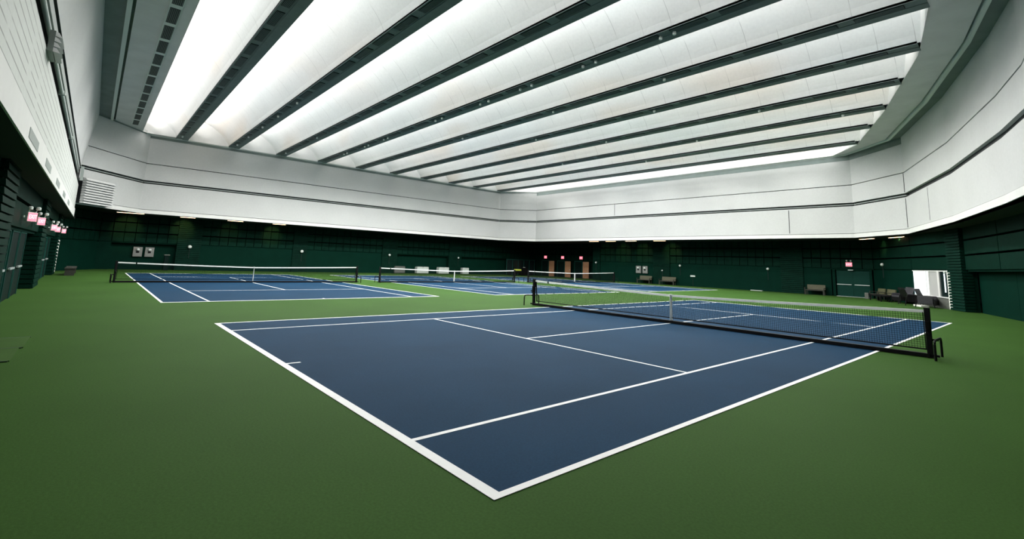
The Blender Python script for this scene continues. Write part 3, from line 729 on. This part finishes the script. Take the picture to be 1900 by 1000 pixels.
for o, lab in ((bench((-27.0, 43.35, 0), 0, 1.5, M['beige'], 'beige-backed bench under the two grey cabinets on the back wall'), 0),
               (bench((-24.2, 43.35, 0), 0, 1.6, M['beige'], 'beige-backed bench left of the pale flat box, at the ribbed pillar'), 0),
               (bench((-10.55, 43.4, 0), 0, 1.35, M['beige'], 'beige-backed bench left of the green exit double door'), 0)): pass
ang = math.atan2(W1n.y, W1n.x) + math.pi / 2
def at1(s, d): return tuple(W1a + W1u * s + W1n * d)
bench(at1(.75, .55), ang, 1.25, M['olive'], 'olive seat nearest the exit double door, in the right corner')
bench(at1(2.45, .55), ang, 1.35, M['olive'], 'olive seat in the right corner, next to the dark grey chairs')
b = MB(); p = Vector(at1(.0, 1.0)); b.box(p.x - .12, p.x + .12, p.y - .12, p.y + .12, 0, .45); tag(b.build('side_block', M['stone']), 'small pale block at the left end of the olive seats', 'block')
def lounge_chair(loc, rz, m, label, w=.9):
    r = empty('lounge_chair', loc, rz)
    b = MB(); n = 6
    # sling seat and back in one curved sheet with thickness
    prof = [(-.42, .40), (-.30, .36), (-.05, .33), (.15, .36), (.27, .50), (.37, .76), (.44, .96)]
    for (ya, za), (yb, zb) in zip(prof, prof[1:]): b.frame(Vector((-w / 2, ya, za)), Vector((w, 0, 0)), Vector((0, yb - ya, zb - za)), Vector((0, -.0, .13)))
    b.build('seat_cushion', m, r, bevel=.02)
    for s in (-1, 1):
        b = MB(); x = s * (w / 2 + .02)
        b.tube([(x, -.42, 0), (x, -.40, .52), (x, -.32, .60), (x, .30, .62), (x, .36, .56), (x, .46, 0)], .024, 6); b.build('side_frame', M['black'], r)
        b = MB(); b.box(x - .05, x + .05, -.36, .34, .22, .66); b.build('armrest', m, r, bevel=.02)
    b = MB(); b.box(-w / 2, w / 2, -.42, -.36, .16, .38); b.build('front_rail', M['black'], r)
    tag(r, label, 'chair', 'dark lounge chairs'); return r
lounge_chair((-4.05, 38.9, 0), ang, M['charcoal'], 'charcoal lounge chair right of the olive seats, back to the green wall', 1.25)
lounge_chair((-3.35, 36.9, 0), ang + 3.05, M['black'], 'black lounge chair turned away, in front of the bright window', 1.3)
lounge_chair((-2.35, 35.6, 0), ang + 2.6, M['charcoal'], 'charcoal lounge chair nearest the ribbed pillar by the bright window', 1.35)
r = empty('coffee_table', (-5.55, 40.0, 0), ang); b = MB(); b.box(-1.1, 1.1, -.3, .3, .34, .42); b.build('table_top', M['black'], r)
for sx in (-.95, .95):
    for sy in (-.24, .24): b = MB(); b.box(sx - .03, sx + .03, sy - .03, sy + .03, 0, .34); b.build('leg', M['black'], r)
tag(r, 'low black table in front of the olive seats', 'table')
b = MB(); b.frame(Vector(at1(7.3, .55)), W1u * 1.0, W1n * .4, Vector((0, 0, .10))); tag(b.build('floor_box', M['cream']), 'pale flat box on the floor under the bright window', 'box')
# dark bench far left
r = empty('bench', (-38.0, -3.35, 0), 0)
b = MB(); b.box(-1.9, 1.9, -.25, .25, .38, .45); b.build('seat', M['darkwood'], r)
for s in (-1.8, 1.8):
    b = MB(); b.box(s - .05, s + .05, -.22, .22, 0, .38); b.build('leg', M['darkwood'], r)
b = MB(); b.box(-1.8, 1.8, -.03, .03, .08, .13); b.build('stretcher', M['darkwood'], r)
tag(r, 'low dark bench at the far end of the left wall', 'bench')
# ball cart between the far nets
r = empty('ball_cart', (-45.2, 41.0, 0), math.pi / 2)
b = MB()
for s in ((-.45, -.3), (.45, -.3), (-.45, .3), (.45, .3)): b.box(s[0] - .025, s[0] + .025, s[1] - .025, s[1] + .025, 0, .62)
b.box(-.5, .5, -.35, .35, .3, .62); b.build('cart_frame', M['black'], r)
b = MB(); b.box(-.46, .46, -.31, .31, .62, .86); b.build('ball_basket', M['yellow'], r, bevel=.08)
tag(r, 'dark cart with a yellow top in the gap between the two far nets', 'cart')
b = MB(); b.box(-.35, .35, -.3, .3, 0, 1.05); b.box(-.12, .12, -.1, .1, 1.05, 1.14, 1)
o = b.build('equipment_box', [M['black'], M['pale']], bevel=.02); o.location = (-46.3, 43.2, 0); tag(o, 'tall black equipment box with a white knob beside the ball cart', 'box')
# small trolley-like object right of first cabinets
b = MB(); b.box(-.25, .25, -.15, .15, 0, 1.25); b.box(-.3, .3, -.2, .2, 1.25, 1.33, 1)
o = b.build('equipment_stand', [M['blackdoor'], M['stone']]); o.location = (-47.2, 2.35, 0); tag(o, 'dark stand with a small grey tray by the first ribbed pillar of the far wall', 'stand')
# green floor mat at the left edge
r = empty('floor_mat', (-9., -3.45, 0))
M['matgreen'] = mat('mat_green', (.046, .098, .026), .7, spec=.02, noise=.08, nscale=2); M['seamdark'] = mat('mat_seam', (.01, .04, .008), .8)
b = MB(); b.box(-1.2, .04, -.9, .27, 0, .018); b.box(.08, 1.3, -.9, .22, 0, .018); b.build('mat_panel', M['matgreen'], r)
b = MB(); b.box(-1.24, -1.2, -.9, .28, 0, .02); b.box(.04, .08, -.9, .25, 0, .02); b.box(1.3, 1.34, -.9, .2, 0, .02); b.build('mat_edge', M['seamdark'], r)
tag(r, 'thin green mat with dark seams on the floor at the left edge', 'mat')

# ------------------------------------------------------------------ closing shell behind everything
b = MB()
b.box(-53, -52.8, -10, 52, -.3, 14); b.box(10, 10.2, -10, 52, -.3, 14); b.box(-53, 10, -10.2, -10, -.3, 14); b.box(-53, 10, 51, 51.2, -.3, 14)
struct(b.build('wall_outer', M['ringdark']), 'outer shell of the hall', 'wall')

# ------------------------------------------------------------------ camera
yaw, pitch, roll = 2.4246, .1451, .0372
Fv = Vector((math.cos(yaw) * math.cos(pitch), math.sin(yaw) * math.cos(pitch), math.sin(pitch)))
rt = Vector((math.sin(yaw), -math.cos(yaw), 0)); up = rt.cross(Fv)
R = rt * math.cos(roll) + up * math.sin(roll); U = -rt * math.sin(roll) + up * math.cos(roll)
cd = bpy.data.cameras.new('camera'); co = bpy.data.objects.new('camera', cd); COL.objects.link(co)
mw = Matrix((R, U, -Fv)).transposed().to_4x4(); mw.translation = Vector((2.9337, -2.4939, 1.7785)); co.matrix_world = mw
cd.sensor_fit = 'HORIZONTAL'; cd.sensor_width = 36; cd.lens = 878.18 / 1900 * 36; cd.shift_y = -(500 - 357.8) / 1900
cd.clip_end = 300; cd.clip_start = .05
S.camera = co

# ------------------------------------------------------------------ world and colour
w = bpy.data.worlds.new('world'); S.world = w; w.use_nodes = True
w.node_tree.nodes['Background'].inputs[0].default_value = (0, 0, 0, 1); w.node_tree.nodes['Background'].inputs[1].default_value = 0
S.view_settings.view_transform = 'Standard'; S.view_settings.look = 'None'; S.view_settings.gamma = 1; S.view_settings.use_curve_mapping = False
S.view_settings.exposure = 0.0
S.cycles.use_denoising = True
S.cycles.max_bounces = 8; S.cycles.diffuse_bounces = 6; S.cycles.caustics_reflective = False; S.cycles.caustics_refractive = False
